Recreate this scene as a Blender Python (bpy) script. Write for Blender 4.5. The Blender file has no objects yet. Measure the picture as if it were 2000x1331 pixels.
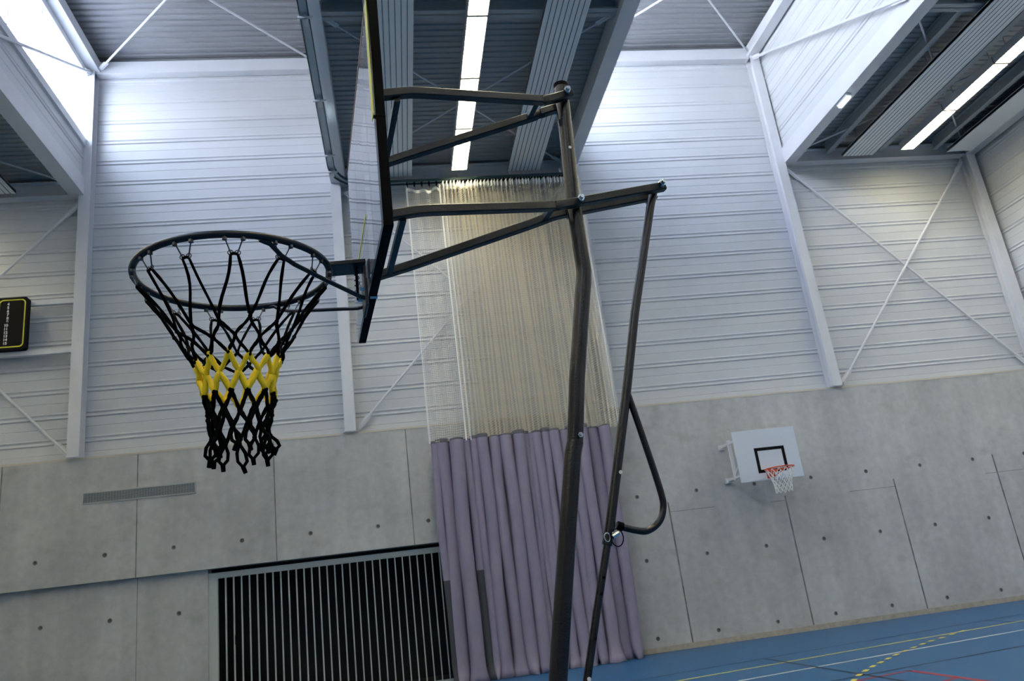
import bpy, math, random
from mathutils import Vector, Matrix
random.seed(7)
sc = bpy.context.scene
COL = sc.collection

# ---------------------------------------------------------------- camera
PI = math.pi
f_px, pitch, roll, yaw = 1544.80, .3026, -.1279, .1637
cy, sy, cp, sp, cr, sr = math.cos(yaw), math.sin(yaw), math.cos(pitch), math.sin(pitch), math.cos(roll), math.sin(roll)
F = Vector((sy*cp, cy*cp, sp)); R = Vector((cy, -sy, 0)); U = R.cross(F)
R2 = cr*R + sr*U; U2 = -sr*R + cr*U
CAM = Vector((0, 0, 1.3))
cd = bpy.data.cameras.new('camera'); cam = bpy.data.objects.new('camera', cd); COL.objects.link(cam)
cd.sensor_width = 36; cd.lens = f_px/2000*36; cd.clip_end = 200; cd.clip_start = .05
M = Matrix((R2, U2, -F)).transposed().to_4x4(); M.translation = CAM
cam.matrix_world = M
cd.dof.use_dof = True; cd.dof.focus_distance = 2.2; cd.dof.aperture_fstop = 11
sc.camera = cam

# ---------------------------------------------------------------- sky, daylight portals, exposure
w = bpy.data.worlds.new('sky'); sc.world = w; w.use_nodes = True
SKY_STRENGTH = 8.8; LAMP_STRENGTH = 25.0; ADDED_SUN_STRENGTH = 38.0
wn = w.node_tree; bg = wn.nodes['Background']; bg.inputs[1].default_value = SKY_STRENGTH
_tc = wn.nodes.new('ShaderNodeTexCoord'); _sx = wn.nodes.new('ShaderNodeSeparateXYZ'); _rp = wn.nodes.new('ShaderNodeValToRGB')
wn.links.new(_tc.outputs['Generated'], _sx.inputs[0]); wn.links.new(_sx.outputs[2], _rp.inputs[0]); wn.links.new(_rp.outputs[0], bg.inputs[0])
_rp.color_ramp.elements[0].position = 0; _rp.color_ramp.elements[0].color = (.50, .50, .52, 1)
_rp.color_ramp.elements[1].position = 1; _rp.color_ramp.elements[1].color = (.74, .85, 1.12, 1)
_e = _rp.color_ramp.elements.new(.05); _e.color = (1.1, 1.12, 1.25, 1)
_e = _rp.color_ramp.elements.new(.45); _e.color = (.84, .93, 1.17, 1)
added_sun = bpy.data.lights.new('added_sun', 'SUN'); added_sun.energy = ADDED_SUN_STRENGTH; added_sun.angle = .02; added_sun.color = (1, .97, .93)
so = bpy.data.objects.new('added_sun', added_sun); COL.objects.link(so); so.location = (30, -10, 40)
so.rotation_euler = Vector((.62, -.22, .75)).to_track_quat('Z', 'Y').to_euler()   # lamp added outside; its bounce off the roofs brightens the right upstand
sc.view_settings.view_transform = 'Standard'; sc.view_settings.look = 'None'
sc.view_settings.exposure = 0.56; sc.view_settings.gamma = 1; sc.view_settings.use_curve_mapping = False
sc.cycles.use_denoising = True
sc.cycles.transparent_max_bounces = 16

# hall dimensions (m): x of the steel grid, y of the end wall, heights
XL, XA, XB, XC2, XC, XD = -9.75, -5.19, -.76, 3.94, 8.42, 12.72
YW, YB = 13.76, -13.6
ZC, ZL, ZT = 4.195, 9.0, 11.75
WIN0, WIN1 = 10.06, 11.56
SILL = {XA: 10.06, XC2: 9.95}  # unseen XC2 skylight: sill lowered to let in more light

for xg in (XA, XC2):
    xw = xg-.12; W0 = SILL[xg]
    ld = bpy.data.lights.new('skylight_portal', 'AREA'); ld.shape = 'RECTANGLE'
    ld.size = WIN1-W0; ld.size_y = YW-YB-.3; ld.cycles.is_portal = True
    lo = bpy.data.objects.new('skylight_portal', ld); COL.objects.link(lo)
    lo.location = (xw-.02, (YW+YB)/2, (W0+WIN1)/2); lo.rotation_euler = (0, -PI/2, 0)

# ---------------------------------------------------------------- materials
def nodes(name):
    m = bpy.data.materials.new(name); m.use_nodes = True
    nt = m.node_tree; return m, nt, nt.nodes['Principled BSDF']
def mat(name, col, rough=.5, metal=0, spec=.5, noise=0, scale=8, bump=0, bscale=40, emit=None, es=0):
    m, nt, b = nodes(name)
    b.inputs['Base Color'].default_value = (*col, 1); b.inputs['Roughness'].default_value = rough
    b.inputs['Metallic'].default_value = metal; b.inputs['Specular IOR Level'].default_value = spec
    tc = nt.nodes.new('ShaderNodeTexCoord')
    if noise:
        n = nt.nodes.new('ShaderNodeTexNoise'); n.inputs['Scale'].default_value = scale; n.inputs['Detail'].default_value = 6
        nt.links.new(tc.outputs['Object'], n.inputs['Vector'])
        r = nt.nodes.new('ShaderNodeValToRGB')
        r.color_ramp.elements[0].position = .3; r.color_ramp.elements[1].position = .7
        r.color_ramp.elements[0].color = (*[c*(1-noise) for c in col], 1)
        r.color_ramp.elements[1].color = (*[min(1, c*(1+noise)) for c in col], 1)
        nt.links.new(n.outputs['Fac'], r.inputs[0]); nt.links.new(r.outputs[0], b.inputs['Base Color'])
    if bump:
        n2 = nt.nodes.new('ShaderNodeTexNoise'); n2.inputs['Scale'].default_value = bscale; n2.inputs['Detail'].default_value = 3
        nt.links.new(tc.outputs['Object'], n2.inputs['Vector'])
        bp = nt.nodes.new('ShaderNodeBump'); bp.inputs['Strength'].default_value = bump; bp.inputs['Distance'].default_value = .01
        nt.links.new(n2.outputs['Fac'], bp.inputs['Height']); nt.links.new(bp.outputs[0], b.inputs['Normal'])
    if emit:
        b.inputs['Emission Color'].default_value = (*emit, 1); b.inputs['Emission Strength'].default_value = es
    return m

def concrete_mat():
    m, nt, b = nodes('concrete')
    tc = nt.nodes.new('ShaderNodeTexCoord')
    def noise(scale, detail, sc3=(1, 1, 1)):
        mp = nt.nodes.new('ShaderNodeMapping'); mp.inputs['Scale'].default_value = sc3
        nt.links.new(tc.outputs['Object'], mp.inputs[0])
        n = nt.nodes.new('ShaderNodeTexNoise'); n.inputs['Scale'].default_value = scale; n.inputs['Detail'].default_value = detail
        nt.links.new(mp.outputs[0], n.inputs['Vector']); return n
    def ramp(n, a, b_, p0=.3, p1=.7):
        r = nt.nodes.new('ShaderNodeValToRGB'); r.color_ramp.elements[0].position = p0; r.color_ramp.elements[1].position = p1
        r.color_ramp.elements[0].color = (*a, 1); r.color_ramp.elements[1].color = (*b_, 1)
        nt.links.new(n.outputs['Fac'], r.inputs[0]); return r
    big = ramp(noise(.9, 4, (1, 1, .6)), (.43, .435, .43), (.54, .545, .54))
    fine = ramp(noise(9, 8), (.90, .90, .90), (1.06, 1.06, 1.06), .3, .75)
    strk = ramp(noise(3.5, 5, (1, 1, .12)), (.9, .9, .9), (1.05, 1.05, 1.05), .35, .7)
    spots = ramp(noise(2.2, 9, (1, 1, 1.6)), (.86, .85, .83), (1, 1, 1), .28, .42)
    cur = big
    for x in (fine, strk, spots):
        mx = nt.nodes.new('ShaderNodeMix'); mx.data_type = 'RGBA'; mx.blend_type = 'MULTIPLY'; mx.inputs[0].default_value = 1
        nt.links.new(cur.outputs[0] if cur is big else cur.outputs[2], mx.inputs[6]); nt.links.new(x.outputs[0], mx.inputs[7]); cur = mx
    nt.links.new(cur.outputs[2], b.inputs['Base Color'])
    b.inputs['Roughness'].default_value = .62; b.inputs['Specular IOR Level'].default_value = .35
    bp = nt.nodes.new('ShaderNodeBump'); bp.inputs['Strength'].default_value = .15; bp.inputs['Distance'].default_value = .01
    nf = noise(30, 6); nt.links.new(nf.outputs['Fac'], bp.inputs['Height']); nt.links.new(bp.outputs[0], b.inputs['Normal'])
    return m

def schlick(nt, f0):
    g = nt.nodes.new('ShaderNodeNewGeometry'); d = nt.nodes.new('ShaderNodeVectorMath'); d.operation = 'DOT_PRODUCT'
    nt.links.new(g.outputs['Incoming'], d.inputs[0]); nt.links.new(g.outputs['Normal'], d.inputs[1])
    def mth(op, a, b=None):
        n = nt.nodes.new('ShaderNodeMath'); n.operation = op
        for i, x in enumerate((a, b)):
            if x is None: continue
            if isinstance(x, (int, float)): n.inputs[i].default_value = x
            else: nt.links.new(x, n.inputs[i])
        return n.outputs[0]
    c = mth('ABSOLUTE', d.outputs['Value']); p = mth('POWER', mth('SUBTRACT', 1.0, c), 5.0)
    return mth('ADD', mth('MULTIPLY', p, 1-f0), f0)
def acrylic_mat():
    m = bpy.data.materials.new('acrylic'); m.use_nodes = True; nt = m.node_tree; nt.nodes.clear()
    out = nt.nodes.new('ShaderNodeOutputMaterial'); mx = nt.nodes.new('ShaderNodeMixShader')
    tr = nt.nodes.new('ShaderNodeBsdfTransparent'); tr.inputs[0].default_value = (.93, .95, .96, 1)
    gl = nt.nodes.new('ShaderNodeBsdfGlossy'); gl.inputs['Roughness'].default_value = .02
    fr = schlick(nt, .07)
    tc = nt.nodes.new('ShaderNodeTexCoord'); n = nt.nodes.new('ShaderNodeTexNoise'); n.inputs['Scale'].default_value = 7
    nt.links.new(tc.outputs['Object'], n.inputs['Vector'])
    bp = nt.nodes.new('ShaderNodeBump'); bp.inputs['Strength'].default_value = .05; bp.inputs['Distance'].default_value = .01
    nt.links.new(n.outputs['Fac'], bp.inputs['Height'])
    nt.links.new(bp.outputs[0], gl.inputs['Normal'])
    nt.links.new(fr, mx.inputs[0]); nt.links.new(tr.outputs[0], mx.inputs[1]); nt.links.new(gl.outputs[0], mx.inputs[2])
    nt.links.new(mx.outputs[0], out.inputs[0]); return m

def pane_mat():
    m = bpy.data.materials.new('window_glass'); m.use_nodes = True; nt = m.node_tree; nt.nodes.clear()
    out = nt.nodes.new('ShaderNodeOutputMaterial'); mx = nt.nodes.new('ShaderNodeMixShader')
    tr = nt.nodes.new('ShaderNodeBsdfTransparent'); tr.inputs[0].default_value = (.95, .97, .98, 1)
    gl = nt.nodes.new('ShaderNodeBsdfGlossy'); gl.inputs['Roughness'].default_value = .03
    fr = schlick(nt, .03)
    nt.links.new(fr, mx.inputs[0]); nt.links.new(tr.outputs[0], mx.inputs[1]); nt.links.new(gl.outputs[0], mx.inputs[2])
    nt.links.new(mx.outputs[0], out.inputs[0]); return m

def netting_mat(name, col, cell, cord):
    m = bpy.data.materials.new(name); m.use_nodes = True; nt = m.node_tree; nt.nodes.clear()
    out = nt.nodes.new('ShaderNodeOutputMaterial'); mx = nt.nodes.new('ShaderNodeMixShader')
    tr = nt.nodes.new('ShaderNodeBsdfTransparent'); df = nt.nodes.new('ShaderNodeBsdfDiffuse'); df.inputs[0].default_value = (*col, 1)
    tl = nt.nodes.new('ShaderNodeBsdfTranslucent'); tl.inputs[0].default_value = (*col, 1)
    m2 = nt.nodes.new('ShaderNodeMixShader'); m2.inputs[0].default_value = .4
    nt.links.new(df.outputs[0], m2.inputs[1]); nt.links.new(tl.outputs[0], m2.inputs[2])
    uv = nt.nodes.new('ShaderNodeUVMap'); sx = nt.nodes.new('ShaderNodeSeparateXYZ'); nt.links.new(uv.outputs[0], sx.inputs[0])
    def line(o):
        a = nt.nodes.new('ShaderNodeMath'); a.operation = 'DIVIDE'; a.inputs[1].default_value = cell
        f = nt.nodes.new('ShaderNodeMath'); f.operation = 'FRACT'
        c = nt.nodes.new('ShaderNodeMath'); c.operation = 'LESS_THAN'; c.inputs[1].default_value = cord/cell
        nt.links.new(sx.outputs[o], a.inputs[0]); nt.links.new(a.outputs[0], f.inputs[0]); nt.links.new(f.outputs[0], c.inputs[0]); return c
    mm = nt.nodes.new('ShaderNodeMath'); mm.operation = 'MAXIMUM'
    nt.links.new(line(0).outputs[0], mm.inputs[0]); nt.links.new(line(1).outputs[0], mm.inputs[1])
    nt.links.new(mm.outputs[0], mx.inputs[0]); nt.links.new(tr.outputs[0], mx.inputs[1]); nt.links.new(m2.outputs[0], mx.inputs[2])
    nt.links.new(mx.outputs[0], out.inputs[0]); return m

def floor_mat():
    m, nt, b = nodes('blue_sports_floor')
    tc = nt.nodes.new('ShaderNodeTexCoord'); n = nt.nodes.new('ShaderNodeTexNoise'); n.inputs['Scale'].default_value = .6; n.inputs['Detail'].default_value = 5
    nt.links.new(tc.outputs['Object'], n.inputs['Vector'])
    r = nt.nodes.new('ShaderNodeValToRGB'); r.color_ramp.elements[0].color = (.012, .098, .245, 1); r.color_ramp.elements[1].color = (.016, .115, .28, 1)
    nt.links.new(n.outputs['Fac'], r.inputs[0]); nt.links.new(r.outputs[0], b.inputs['Base Color'])
    b.inputs['Roughness'].default_value = .38; b.inputs['Specular IOR Level'].default_value = .4
    return m

CLAD = mat('white_cladding_sheet', (.585, .602, .625), .42, noise=.03, scale=1.2)
DECK = mat('roof_deck_sheet', (.27, .275, .29), .5, noise=.05, scale=1)
DECKD = mat('low_roof_deck_sheet', (.38, .39, .40), .55, noise=.06, scale=1)
ROOF = mat('pale_bounce_roof', (.88, .88, .88), .8)  # unseen roof tops, made pale to bounce daylight into the high bays
STEEL = mat('white_painted_steel', (.66, .67, .70), .4, noise=.03, scale=3)
GREYST = mat('grey_painted_steel', (.33, .36, .38), .45)
RAILM = mat('galvanised_rail', (.50, .58, .62), .4, metal=.3)
RAILE = mat('dark_green_rail_lip', (.03, .07, .08), .5)
PANEL = mat('ceiling_panel_lacquer', (.80, .82, .82), .45)
GROOVE = mat('panel_groove', (.10, .13, .15), .7)
CONC = concrete_mat()
JOINT = mat('concrete_joint', (.17, .165, .15), .9, noise=.45, scale=5)
TIE = mat('formwork_tie_hole', (.075, .075, .07), .9)
FLASH = mat('flashing_strip', (.56, .52, .44), .5)
BASE = mat('cement_skirting', (.40, .36, .29), .7, noise=.15, scale=12)
FLOOR = floor_mat()
YEL = mat('yellow_court_paint', (.62, .55, .09), .5); WHT = mat('white_court_paint', (.60, .64, .62), .5)
BLK = mat('dark_court_paint', (.010, .022, .05), .5); RED = mat('red_court_paint', (.36, .02, .04), .5)
VOID = mat('black_niche_dark', (.006, .006, .008), .9)  # black colour stands in for the darkness inside the open niche
SLAT = mat('pale_powder_coated_steel', (.50, .54, .52), .45)
FABRIC = mat('lilac_curtain_fabric', (.262, .232, .315), .75, noise=.04, scale=6, bump=.12, bscale=300)
PATCH = mat('dark_grey_reinforcement', (.055, .06, .068), .8)
HEM = mat('curtain_hem_cord', (.09, .09, .11), .8)
TAPE = mat('white_heading_tape', (.92, .92, .90), .7)
NETM = netting_mat('cream_netting', (.93, .88, .76), .042, .0062)
LAMP = mat('lamp_louvre_glow', (.9, .9, .85), .4, emit=(1, .90, .64), es=LAMP_STRENGTH)
LAMPD = mat('lamp_louvre_blade', (.75, .74, .66), .4, metal=.2)
EMER = mat('emergency_lamp_glow', (.9, .95, 1), .4, emit=(.85, .95, 1), es=5)
LIGHTBOX = mat('white_lamp_housing', (.55, .57, .58), .4)
HAMMER = mat('black_hammertone_steel', (.006, .0055, .007), .20, metal=.0, spec=.5, bump=.12, bscale=260)
BLACKST = mat('black_powder_coated_steel', (.0025, .0025, .003), .6, spec=.05)
NAVY = mat('dark_navy_steel', (.0035, .007, .014), .33, spec=.38, bump=.1, bscale=200)
ARM = mat('dark_brown_black_tube', (.008, .007, .006), .33, spec=.45, bump=.15, bscale=250)
CHROME = mat('zinc_plated_bolt', (.55, .62, .66), .25, metal=1)
STICK = mat('white_plastic_cap', (.7, .7, .7), .5)
ACRYL = acrylic_mat()
GLASS = pane_mat()
BYEL = mat('yellow_board_print', (.75, .68, .05), .5)
PEACH = mat('pale_orange_edge', (.70, .42, .28), .5)
NETB = mat('black_net_cord', (.0025, .0025, .0025), .9, spec=.05)
NETY = mat('yellow_net_cord', (.95, .66, .004), .7)
WIRE = mat('steel_hook_wire', (.10, .10, .11), .35, metal=.8)
BWHITE = mat('white_board_laminate', (.62, .68, .76), .35)
BBLACK = mat('black_target_print', (.004, .004, .005), .6, spec=.15)
ORANGE = mat('orange_rim_paint', (.75, .09, .02), .4)
NETW = mat('white_net_cord', (.78, .78, .76), .8)
SBLACK = mat('black_scoreboard_face', (.004, .004, .005), .6, spec=.12)
SYEL = mat('yellow_scoreboard_line', (.62, .60, .03), .5)
SWHT = mat('white_scoreboard_digit', (.75, .75, .75), .5)
PLAST = mat('black_base_plastic', (.02, .02, .022), .6)
ZN = mat('zinc_grille', (.42, .44, .44), .45, metal=.2)

# ---------------------------------------------------------------- mesh helpers
class MB:
    def __init__(s): s.v = []; s.f = []; s.m = []; s.uv = None
    def add(s, vs, fs, mi=0):
        o = len(s.v); s.v += [tuple(v) for v in vs]; s.f += [tuple(i+o for i in f) for f in fs]; s.m += [mi]*len(fs); return s
    def box(s, x0, x1, y0, y1, z0, z1, mi=0):
        vs = [(x, y, z) for z in (z0, z1) for y in (y0, y1) for x in (x0, x1)]
        return s.add(vs, [(0, 2, 3, 1), (4, 5, 7, 6), (0, 1, 5, 4), (2, 6, 7, 3), (0, 4, 6, 2), (1, 3, 7, 5)], mi)
    def bar(s, a, b, wd, ht, up=(0, 0, 1), mi=0):
        return s.sweep([a, b], [(-wd/2, -ht/2), (wd/2, -ht/2), (wd/2, ht/2), (-wd/2, ht/2)], up, mi)
    def sweep(s, pts, prof, up=(0, 0, 1), mi=0, closed=False):
        pts = [Vector(p) for p in pts]; n = len(pts); k = len(prof); vs = []
        for i, p in enumerate(pts):
            if closed: t = (pts[(i+1) % n]-pts[i-1]).normalized()
            else:
                t = Vector((0, 0, 0))
                if i > 0: t += (pts[i]-pts[i-1]).normalized()
                if i < n-1: t += (pts[i+1]-pts[i]).normalized()
                t.normalize()
            u0 = Vector(up)
            if abs(t.dot(u0)) > .99: u0 = Vector((1, 0, 0))
            sd = t.cross(u0).normalized(); uu = sd.cross(t).normalized()
            for a, b in prof: vs.append(p+sd*a+uu*b)
        fs = []
        for i in range(n if closed else n-1):
            j = (i+1) % n
            for q in range(k):
                r = (q+1) % k; fs.append((i*k+q, i*k+r, j*k+r, j*k+q))
        if not closed: fs += [tuple(range(k-1, -1, -1)), tuple((n-1)*k+q for q in range(k))]
        return s.add(vs, fs, mi)
    def tube(s, pts, r, n=10, up=None, mi=0, closed=False):
        """round tube; r a number or one per point"""
        pts = [Vector(p) for p in pts]; N = len(pts)
        rs = r if isinstance(r, (list, tuple)) else [r]*N
        vs = []; prev = None
        for i, p in enumerate(pts):
            if closed: t = (pts[(i+1) % N]-pts[i-1])
            else:
                t = Vector((0, 0, 0))
                if i > 0: t += (pts[i]-pts[i-1]).normalized()
                if i < N-1: t += (pts[i+1]-pts[i]).normalized()
            t = t.normalized() if t.length > 1e-9 else Vector((0, 0, 1))
            if prev is None:
                u0 = Vector(up) if up else (Vector((0, 0, 1)) if abs(t.z) < .9 else Vector((1, 0, 0)))
                sd = t.cross(u0).normalized()
            else:
                sd = (prev - t*prev.dot(t)).normalized()
            prev = sd; uu = sd.cross(t)
            for q in range(n):
                a = 2*PI*q/n; vs.append(p+(sd*math.cos(a)+uu*math.sin(a))*rs[i])
        fs = []
        for i in range(N if closed else N-1):
            j = (i+1) % N
            for q in range(n):
                k2 = (q+1) % n; fs.append((i*n+q, i*n+k2, j*n+k2, j*n+q))
        if not closed: fs += [tuple(range(n-1, -1, -1)), tuple((N-1)*n+q for q in range(n))]
        return s.add(vs, fs, mi)
    def ball(s, c, r, mi=0, nu=8, nv=5):
        c = Vector(c); vs = [c+Vector((0, 0, r))]; fs = []
        for j in range(1, nv):
            th = PI*j/nv
            for i in range(nu):
                a = 2*PI*i/nu; vs.append(c+Vector((r*math.sin(th)*math.cos(a), r*math.sin(th)*math.sin(a), r*math.cos(th))))
        vs.append(c-Vector((0, 0, r))); L = len(vs)-1
        for i in range(nu):
            k = (i+1) % nu; fs.append((0, 1+i, 1+k)); fs.append((L, L-nu+k, L-nu+i))
            for j in range(nv-2): fs.append((1+j*nu+i, 1+(j+1)*nu+i, 1+(j+1)*nu+k, 1+j*nu+k))
        return s.add(vs, fs, mi)
    def build(s, name, mats, parent=None, smooth=False, bevel=0, **props):
        me = bpy.data.meshes.new(name); me.from_pydata(s.v, [], s.f)
        for m_ in (mats if isinstance(mats, (list, tuple)) else [mats]): me.materials.append(m_)
        me.polygons.foreach_set('material_index', s.m)
        if smooth: me.polygons.foreach_set('use_smooth', [True]*len(s.f))
        if s.uv:
            uvl = me.uv_layers.new(name='UVMap')
            for l in me.loops: uvl.data[l.index].uv = s.uv[l.vertex_index]
        me.update()
        o = bpy.data.objects.new(name, me); COL.objects.link(o)
        if smooth and smooth != 'all':
            me.set_sharp_from_angle(angle=math.radians(40))
        if parent: o.parent = parent
        if bevel:
            b = o.modifiers.new('bevel', 'BEVEL'); b.width = bevel; b.segments = 2; b.limit_method = 'ANGLE'
        for k, v in props.items(): o[k] = v
        return o
def empty(name, loc=(0, 0, 0), rz=0, **props):
    o = bpy.data.objects.new(name, None); COL.objects.link(o); o.location = loc; o.rotation_euler = (0, 0, rz)
    o.empty_display_size = .2
    for k, v in props.items(): o[k] = v
    return o
def struct(name, mb, mats, parent=None, **k):
    return mb.build(name, mats, parent, **({} if parent else {'kind': 'structure'}), **k)
def copy_tree(o, parent=None):
    c = o.copy(); COL.objects.link(c)
    if parent: c.parent = parent
    for ch in [x for x in ALL() if x.parent == o]: copy_tree(ch, c)
    return c
def ALL(): return list(COL.objects)

# ---------------------------------------------------------------- shell: cladding sheets with real profile
def clad_profile(z0, z1, per=.4375, ph=4.54):
    P = [(z0, 0)]
    k0 = math.floor((z0-ph)/per)-1
    for k in range(int(k0), int(k0+(z1-z0)/per+4)):
        zr = ph+k*per
        for dz, d in ((-.064, 0), (-.060, -.005), (-.056, 0), (-.044, .015), (-.030, .015), (-.010, .0), (.010, .0), (.030, .015), (.044, .015), (.056, 0),
                      (.213, 0), (.220, -.006), (.227, 0)):
            P.append((zr+dz, d))
    P = [p for p in P if z0 <= p[0] <= z1]; P.append((z1, 0)); P.sort(); return P
def clad_x(mb, x0, x1, y, z0, z1, sgn=-1, mi=0):   # wall at y, front towards sgn*y
    P = clad_profile(z0, z1); vs = []
    for z, d in P: vs += [(x0, y+sgn*d, z), (x1, y+sgn*d, z)]
    fs = [(2*i, 2*i+1, 2*i+3, 2*i+2) for i in range(len(P)-1)]
    mb.add(vs, fs, mi)
    mb.box(x0, x1, min(y-sgn*.02, y-sgn*.1), max(y-sgn*.02, y-sgn*.1), z0, z1, mi)
def clad_y(mb, y0, y1, x, z0, z1, sgn=1, mi=0, back=.1):
    P = clad_profile(z0, z1); vs = []
    for z, d in P: vs += [(x+sgn*d, y0, z), (x+sgn*d, y1, z)]
    mb.add(vs, [(2*i, 2*i+1, 2*i+3, 2*i+2) for i in range(len(P)-1)], mi)
    a, b = x-sgn*.02, x-sgn*back
    mb.box(min(a, b), max(a, b), y0, y1, z0, z1, mi)
def deck(mb, x0, x1, y0, y1, z, per=.13, h=.035):
    vs = []; n = int((y1-y0)/per)+1; P = []
    for i in range(n):
        yy = y0+i*per
        for dy, dz in ((0, 0), (per*.5, 0), (per*.6, h), (per*.9, h)): P.append((min(yy+dy, y1), z+dz))
    for y, zz in P: vs += [(x0, y, zz), (x1, y, zz)]
    mb.add(vs, [(2*i, 2*i+2, 2*i+3, 2*i+1) for i in range(len(P)-1)])
    mb.box(x0, x1, y0, y1, z+h+.02, z+h+.2, 1)

# back wall: one object, concrete below, cladding above (the photograph's end wall)
XLw, XRw = XL-.1, XD+.22
m = MB()
YC = 13.70
m.box(XLw, XRw, YC, YW+.3, 2.2, ZC)                                     # upper concrete band
m.box(XLw, -3.14, YC+.10, YW+.3, 0, 2.2)                                # recessed concrete left of the gate
m.box(1.35, XRw, YC, YW+.3, 0, 2.2)                                     # concrete right of the curtain
for x in (-8.4, -6.28, -4.21, -2.04, .19): m.box(x-.008, x+.008, YC-.0015, YC+.01, 2.2, ZC-.02, 1)
for x in (-8.4, -6.28, -4.21): m.box(x-.004, x+.004, YC+.0985, YC+.11, .02, 2.2, 1)
for x, t in ((4.66, 2.42), (6.85, 2.30), (9.02, 2.38), (11.15, 2.62)): m.box(x-.013, x+.013, YC-.0015, YC+.01, .08, t, 1)
for x0, x1, z in ((4.66, 5.5, 2.25), (6.55, 6.85, 2.22), (8.1, 9.02, 2.24), (10.9, 11.7, 2.28)): m.box(x0, x1, YC-.0012, YC+.01, z-.004, z+.004, 1)
def disc(mb, x, y, z, r, mi):
    n = 14; mb.add([(x, y, z)]+[(x+r*math.cos(2*PI*i/n), y, z+r*math.sin(2*PI*i/n)) for i in range(n)], [(0, 1+i, 1+(i+1) % n) for i in range(n)], mi)
ties = [(-7.8, 2.6, 0), (-6.75, 2.6, 0), (-5.71, 2.6, 0), (-4.68, 2.6, 0), (-3.64, 2.6, 0), (-2.58, 2.59, 0), (-1.49, 2.58, 0), (-.39, 2.57, 0), (.45, 2.57, 0), (1.6, 2.56, 0),
        (-7.7, 1.62, 1), (-6.65, 1.62, 1), (-5.62, 1.62, 1), (-4.61, 1.6, 1), (-3.58, 1.58, 1), (-5.62, .55, 1), (-4.61, .55, 1), (-3.58, .55, 1)]
ties += [(4.12+1.1*k, 2.57, 0) for k in range(8)] + [(4.1+1.1*k, 1.48, 0) for k in range(8)] + [(4.07+1.075*k, .22, 0) for k in range(8)]
for x, z, rec in ties:
    yy = YC+(.10 if rec else 0)
    disc(m, x, yy-.001, z, .036, 1); disc(m, x+.004, yy-.002, z+.004, .022, 2)
clad_x(m, XLw, XRw, YW+.09, ZC+.0, ZT+.45, -1, 3)
m.box(XLw, XRw, YC-.004, YW+.06, ZC-.022, ZC+.012, 4)
wall_back = struct('wall_back', m, [CONC, JOINT, TIE, CLAD, FLASH])
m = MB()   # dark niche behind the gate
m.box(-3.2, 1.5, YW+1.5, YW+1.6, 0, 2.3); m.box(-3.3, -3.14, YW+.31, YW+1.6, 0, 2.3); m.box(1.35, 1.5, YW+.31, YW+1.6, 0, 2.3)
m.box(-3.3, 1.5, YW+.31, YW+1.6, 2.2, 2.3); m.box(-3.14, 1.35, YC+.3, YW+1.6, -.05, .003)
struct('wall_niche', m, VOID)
m = MB(); clad_x(m, XLw, XRw, YB, 0, ZT+.45, 1); struct('wall_front', m, CLAD)
m = MB(); clad_y(m, YB, YW+.1, XD+.2, ZC, ZL+.6, -1)
m.box(XD+.05, XD+.3, YB, YW, 0, ZC, 1); struct('wall_right', m, [CLAD, CONC])
m = MB(); clad_y(m, YB, YW+.1, XL-.1, ZC, ZL+.6, 1)
m.box(XL-.3, XL-.05, YB, YW, 0, ZC, 1); struct('wall_left', m, [CLAD, CONC])
m = MB(); m.box(1.37, XD+.05, YC-.018, YC-.001, 0, .085); struct('baseboard_back', m, BASE)

# floor with court lines
m = MB(); m.box(XLw, XRw, YB, YC+.3, -.2, 0); floor = struct('floor', m, FLOOR)
def strip(pts, wd, mt, name):
    mb = MB(); pts = [Vector((p[0], p[1], 0)) for p in pts]
    vs = []
    for i, p in enumerate(pts):
        t = (pts[min(i+1, len(pts)-1)]-pts[max(i-1, 0)]).normalized(); nn = Vector((-t.y, t.x, 0))*wd/2
        vs += [(p.x-nn.x, p.y-nn.y, .002), (p.x+nn.x, p.y+nn.y, .002)]
    mb.add(vs, [(2*i, 2*i+2, 2*i+3, 2*i+1) for i in range(len(pts)-1)])
    return mb.build(name, mt, floor)
def ln(p, q, e0=0, e1=0):
    p, q = Vector(p), Vector(q); d = (q-p).normalized(); return [p-d*e0, q+d*e1]
strip(ln((3.16, 10.08), (8.55, 10.86), 8, 4), .05, YEL, 'yellow_court_line')
strip(ln((3.66, 9.34), (7.8, 9.96), 8, 5), .05, WHT, 'white_court_line')
strip(ln((2.96, 10.72), (9.19, 11.63), 8, 3.3), .035, BLK, 'dark_court_line')
strip([(4.67, 10.91), (4.6, -6)], .05, BLK, 'dark_court_line')
strip(ln((4.82, 8.45), (6.69, 8.70), 8, 5.5), .04, BLK, 'dark_court_line')
strip([(8.43, 11.55), (8.30, 2)], .03, BLK, 'dark_court_line')
strip([(4.1, 8.12), (5.09, 8.27)], .05, RED, 'red_court_line')
strip([(5.06, 8.29), (5.04, 3)], .06, RED, 'red_court_line')
strip([(4.80, 7.40), (5.04, 7.48)], .05, RED, 'red_court_line')
dash = [(4.4, 8.21), (4.61, 8.47), (4.81, 8.68), (5.03, 8.9), (5.24, 9.09), (5.46, 9.29), (5.69, 9.49), (5.93, 9.68), (6.17, 9.86), (6.42, 10.05), (6.66, 10.22), (6.91, 10.36), (7.2, 10.55), (7.48, 10.72)]
mb = MB()
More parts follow.
